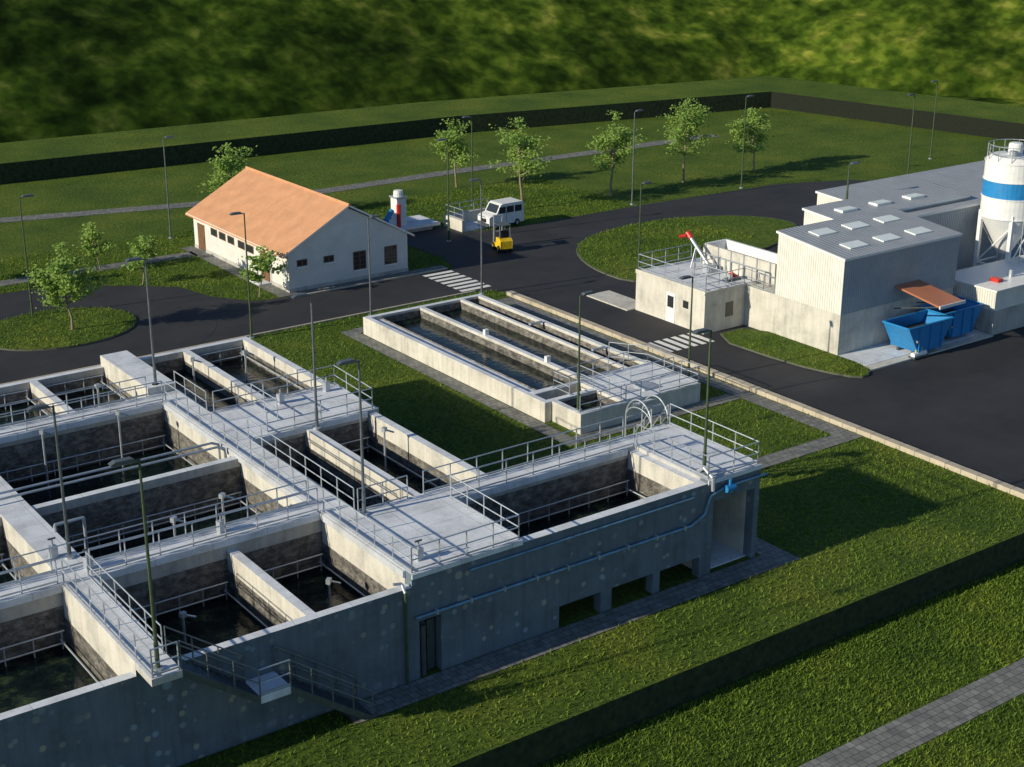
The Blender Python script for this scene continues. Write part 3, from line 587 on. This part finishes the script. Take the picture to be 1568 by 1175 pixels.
# ------------------------------------------------------------------ trees
def tree(x,y,h,seed,cw=.34,dn=1.0):
    rd_=random.Random(seed); b=MB(); k='bark'
    p=Vector((x,y,0)); pts=[p]
    for i in range(5):
        p=p+Vector((rd_.uniform(-.2,.2),rd_.uniform(-.2,.2),h*.155)); pts.append(p)
    for i in range(5): b.tube(pts[i],pts[i+1],h*.016*(1-i/6),k,r1=h*.016*(1-(i+1)/6),n=7,cap=False)
    tips=[]
    for i in range(21):
        tt=rd_.uniform(.38,.98); base=pts[min(4,int(tt*5))].lerp(pts[min(4,int(tt*5))+1],tt*5%1)
        a=rd_.uniform(0,2*PI); ln_=h*cw*(1.2-tt*.6)*rd_.uniform(.35,1.15); d=Vector((math.cos(a),math.sin(a),rd_.uniform(.1,.8))).normalized()
        m1=base+d*ln_*.55; m2=m1+(d+Vector((0,0,.3))).normalized()*ln_*.5
        b.tube(base,m1,h*.006,k,r1=h*.004,n=5,cap=False); b.tube(m1,m2,h*.004,k,r1=h*.002,n=4,cap=False); tips+=[m1,m2,m1.lerp(m2,.5)]
    tips.append(pts[5]+Vector((0,0,h*.05))); tips.append(pts[5]+Vector((.1,0,h*.13))); tips.append(pts[5]+Vector((-.15,0,h*.19)))
    vs=[];fs=[]
    for c0 in tips:
        rad=h*.045*rd_.uniform(.7,1.5)
        for j in range(int(rd_.randint(25,70)*dn)):
            d=Vector((rd_.gauss(0,1),rd_.gauss(0,1),rd_.gauss(0,.4)))*(rad)
            q=c0+d; u=Vector((rd_.gauss(0,1),rd_.gauss(0,1),rd_.gauss(0,.5))).normalized(); w=u.orthogonal().normalized(); sz=rd_.uniform(.08,.15)
            o=len(vs); vs+=[q-u*sz,q+w*sz*.7,q+u*sz,q-w*sz*.7]; fs.append((o,o+1,o+2,o+3))
    b.add(vs,fs,'leaf'); b.obj("young_tree",recalc=False)
for i,t in enumerate([(5.2,50.8,6.2,.42,1),(51.1,73.2,6.6,.36,1),(50.9,62.3,8.2,.36,1),(60.7,61.8,7.9,.38,1),(70.1,62.2,8.2,.36,1),(79.4,62,6.2,.42,1),(27.5,72.0,6.8,.42,1),
    (13.5,58.8,3.8,.38,.45),(19.0,50.8,3.9,.40,.45),(12.5,64.5,3.8,.38,.45),(3.6,63.5,4.0,.34,.45),(2.6,66.5,4.5,.32,.45)]): tree(t[0],t[1],t[2],30+i,t[3],t[4])
# ------------------------------------------------------------------ grass blades
def inpoly(px,py,poly):
    ins=np.zeros(len(px),bool); n=len(poly)
    for i in range(n):
        x1,y1=poly[i];x2,y2=poly[(i+1)%n]
        if y1==y2: continue
        cnd=((y1>py)!=(y2>py))&(px<(x2-x1)*(py-y1)/(y2-y1)+x1); ins^=cnd
    return ins
rects=[(-30,8.3,-.1,30.7),(5,18.5,-.1,6.2),(20.6,30.2,16.3,39.1),(33.7,34.3,-6,42),(21.2,31.5,50.4,66.8),(41.5,46,58,61),(33.4,40.9,60.2,64.3),(-11,-9.9,-1.4,0),(38.2,46.1,23,37.4),(42.6,76,14.1,30.1)]
def blades(n,xr,yr,zb,hgt,wd,name,mask=True):
    x=rng.uniform(*xr,n); y=rng.uniform(*yr,n)
    if mask:
        bad=np.zeros(n,bool)
        for p in [roadA,yard,disk,fil]+paver_polys: bad|=inpoly(x,y,p)
        good=np.zeros(n,bool)
        for p in islands: good|=inpoly(x,y,p)
        bad&=~good
        for a,b_,c_,d in rects: bad|=(x>a)&(x<b_)&(y>c_)&(y<d)
        zb_=np.where(good,zb+.14,zb)
        x,y,zb_=x[~bad],y[~bad],zb_[~bad]
    else:
        bad=(y>-13.05)&(y<-11.25); x,y=x[~bad],y[~bad]; zb_=np.full(len(x),zb)
    n=len(x); a=rng.uniform(0,2*np.pi,n); hh=hgt*rng.uniform(.3,1.5,n)**1.3; w=wd*rng.uniform(.6,1.3,n); la=rng.uniform(0,2*np.pi,n); ll=hh*rng.uniform(.2,1.2,n)
    co=np.empty((n,3,3)); co[:,0,0]=x-np.cos(a)*w;co[:,0,1]=y-np.sin(a)*w;co[:,0,2]=zb_-.01
    co[:,1,0]=x+np.cos(a)*w;co[:,1,1]=y+np.sin(a)*w;co[:,1,2]=zb_-.01
    co[:,2,0]=x+np.cos(la)*ll;co[:,2,1]=y+np.sin(la)*ll;co[:,2,2]=zb_+hh
    me=bpy.data.meshes.new(name); me.vertices.add(3*n); me.vertices.foreach_set("co",co.ravel()); me.loops.add(3*n); me.loops.foreach_set("vertex_index",np.arange(3*n,dtype=np.int32))
    me.polygons.add(n); me.polygons.foreach_set("loop_start",np.arange(0,3*n,3,dtype=np.int32)); me.polygons.foreach_set("loop_total",np.full(n,3,dtype=np.int32)); me.update(); me.validate()
    me.materials.append(M['blade']); o=bpy.data.objects.new(name,me); bpy.context.collection.objects.link(o)
blades(150000,(-12,45),(-5.5,42),0,.11,.036,"grass")
blades(70000,(0,60),(42,72),0,.12,.05,"grass")
blades(70000,(-6,32),(-16,-5.7),-1.5,.11,.036,"grass",False)
# ------------------------------------------------------------------ light, world, camera
az=math.radians(180-7); el=math.radians(21.8)
sd=Vector((math.cos(az)*math.cos(el),math.sin(az)*math.cos(el),math.sin(el)))
sl=bpy.data.lights.new("sun",'SUN'); sl.energy=5.0; sl.angle=math.radians(.7); sl.color=(1,.90,.69)
so=bpy.data.objects.new("sun",sl); bpy.context.collection.objects.link(so); so.rotation_euler=(-sd).to_track_quat('-Z','Y').to_euler()
w=bpy.data.worlds.new("World"); S.world=w; w.use_nodes=True; nt=w.node_tree; bg=nt.nodes["Background"]
sk=nt.nodes.new("ShaderNodeTexSky"); sk.sky_type='NISHITA'; sk.sun_disc=False; sk.sun_elevation=el; sk.sun_rotation=math.atan2(sd.x,sd.y)%(2*PI); sk.air_density=1; sk.dust_density=.1; sk.ozone_density=4
nt.links.new(sk.outputs[0],bg.inputs[0]); bg.inputs[1].default_value=.10
S.view_settings.view_transform='Standard'; S.view_settings.look='None'; S.view_settings.exposure=0
cd=bpy.data.cameras.new("camera"); cd.sensor_width=36; cd.lens=36*2276.6/1568; cd.clip_end=2000; cd.clip_start=.5
co=bpy.data.objects.new("camera",cd); bpy.context.collection.objects.link(co)
pi_=math.radians(19.808); yw=math.radians(54.106); ro=math.radians(-.084)
F=Vector((math.cos(pi_)*math.cos(yw),math.cos(pi_)*math.sin(yw),-math.sin(pi_))); R=Vector((math.sin(yw),-math.cos(yw),0)); D=F.cross(R)
R2=R*math.cos(ro)+D*math.sin(ro); D2=-R*math.sin(ro)+D*math.cos(ro)
mw=Matrix((R2,-D2,-F)).transposed().to_4x4(); mw.translation=Vector((-26.483,-43.057,30.433)); co.matrix_world=mw
S.camera=co
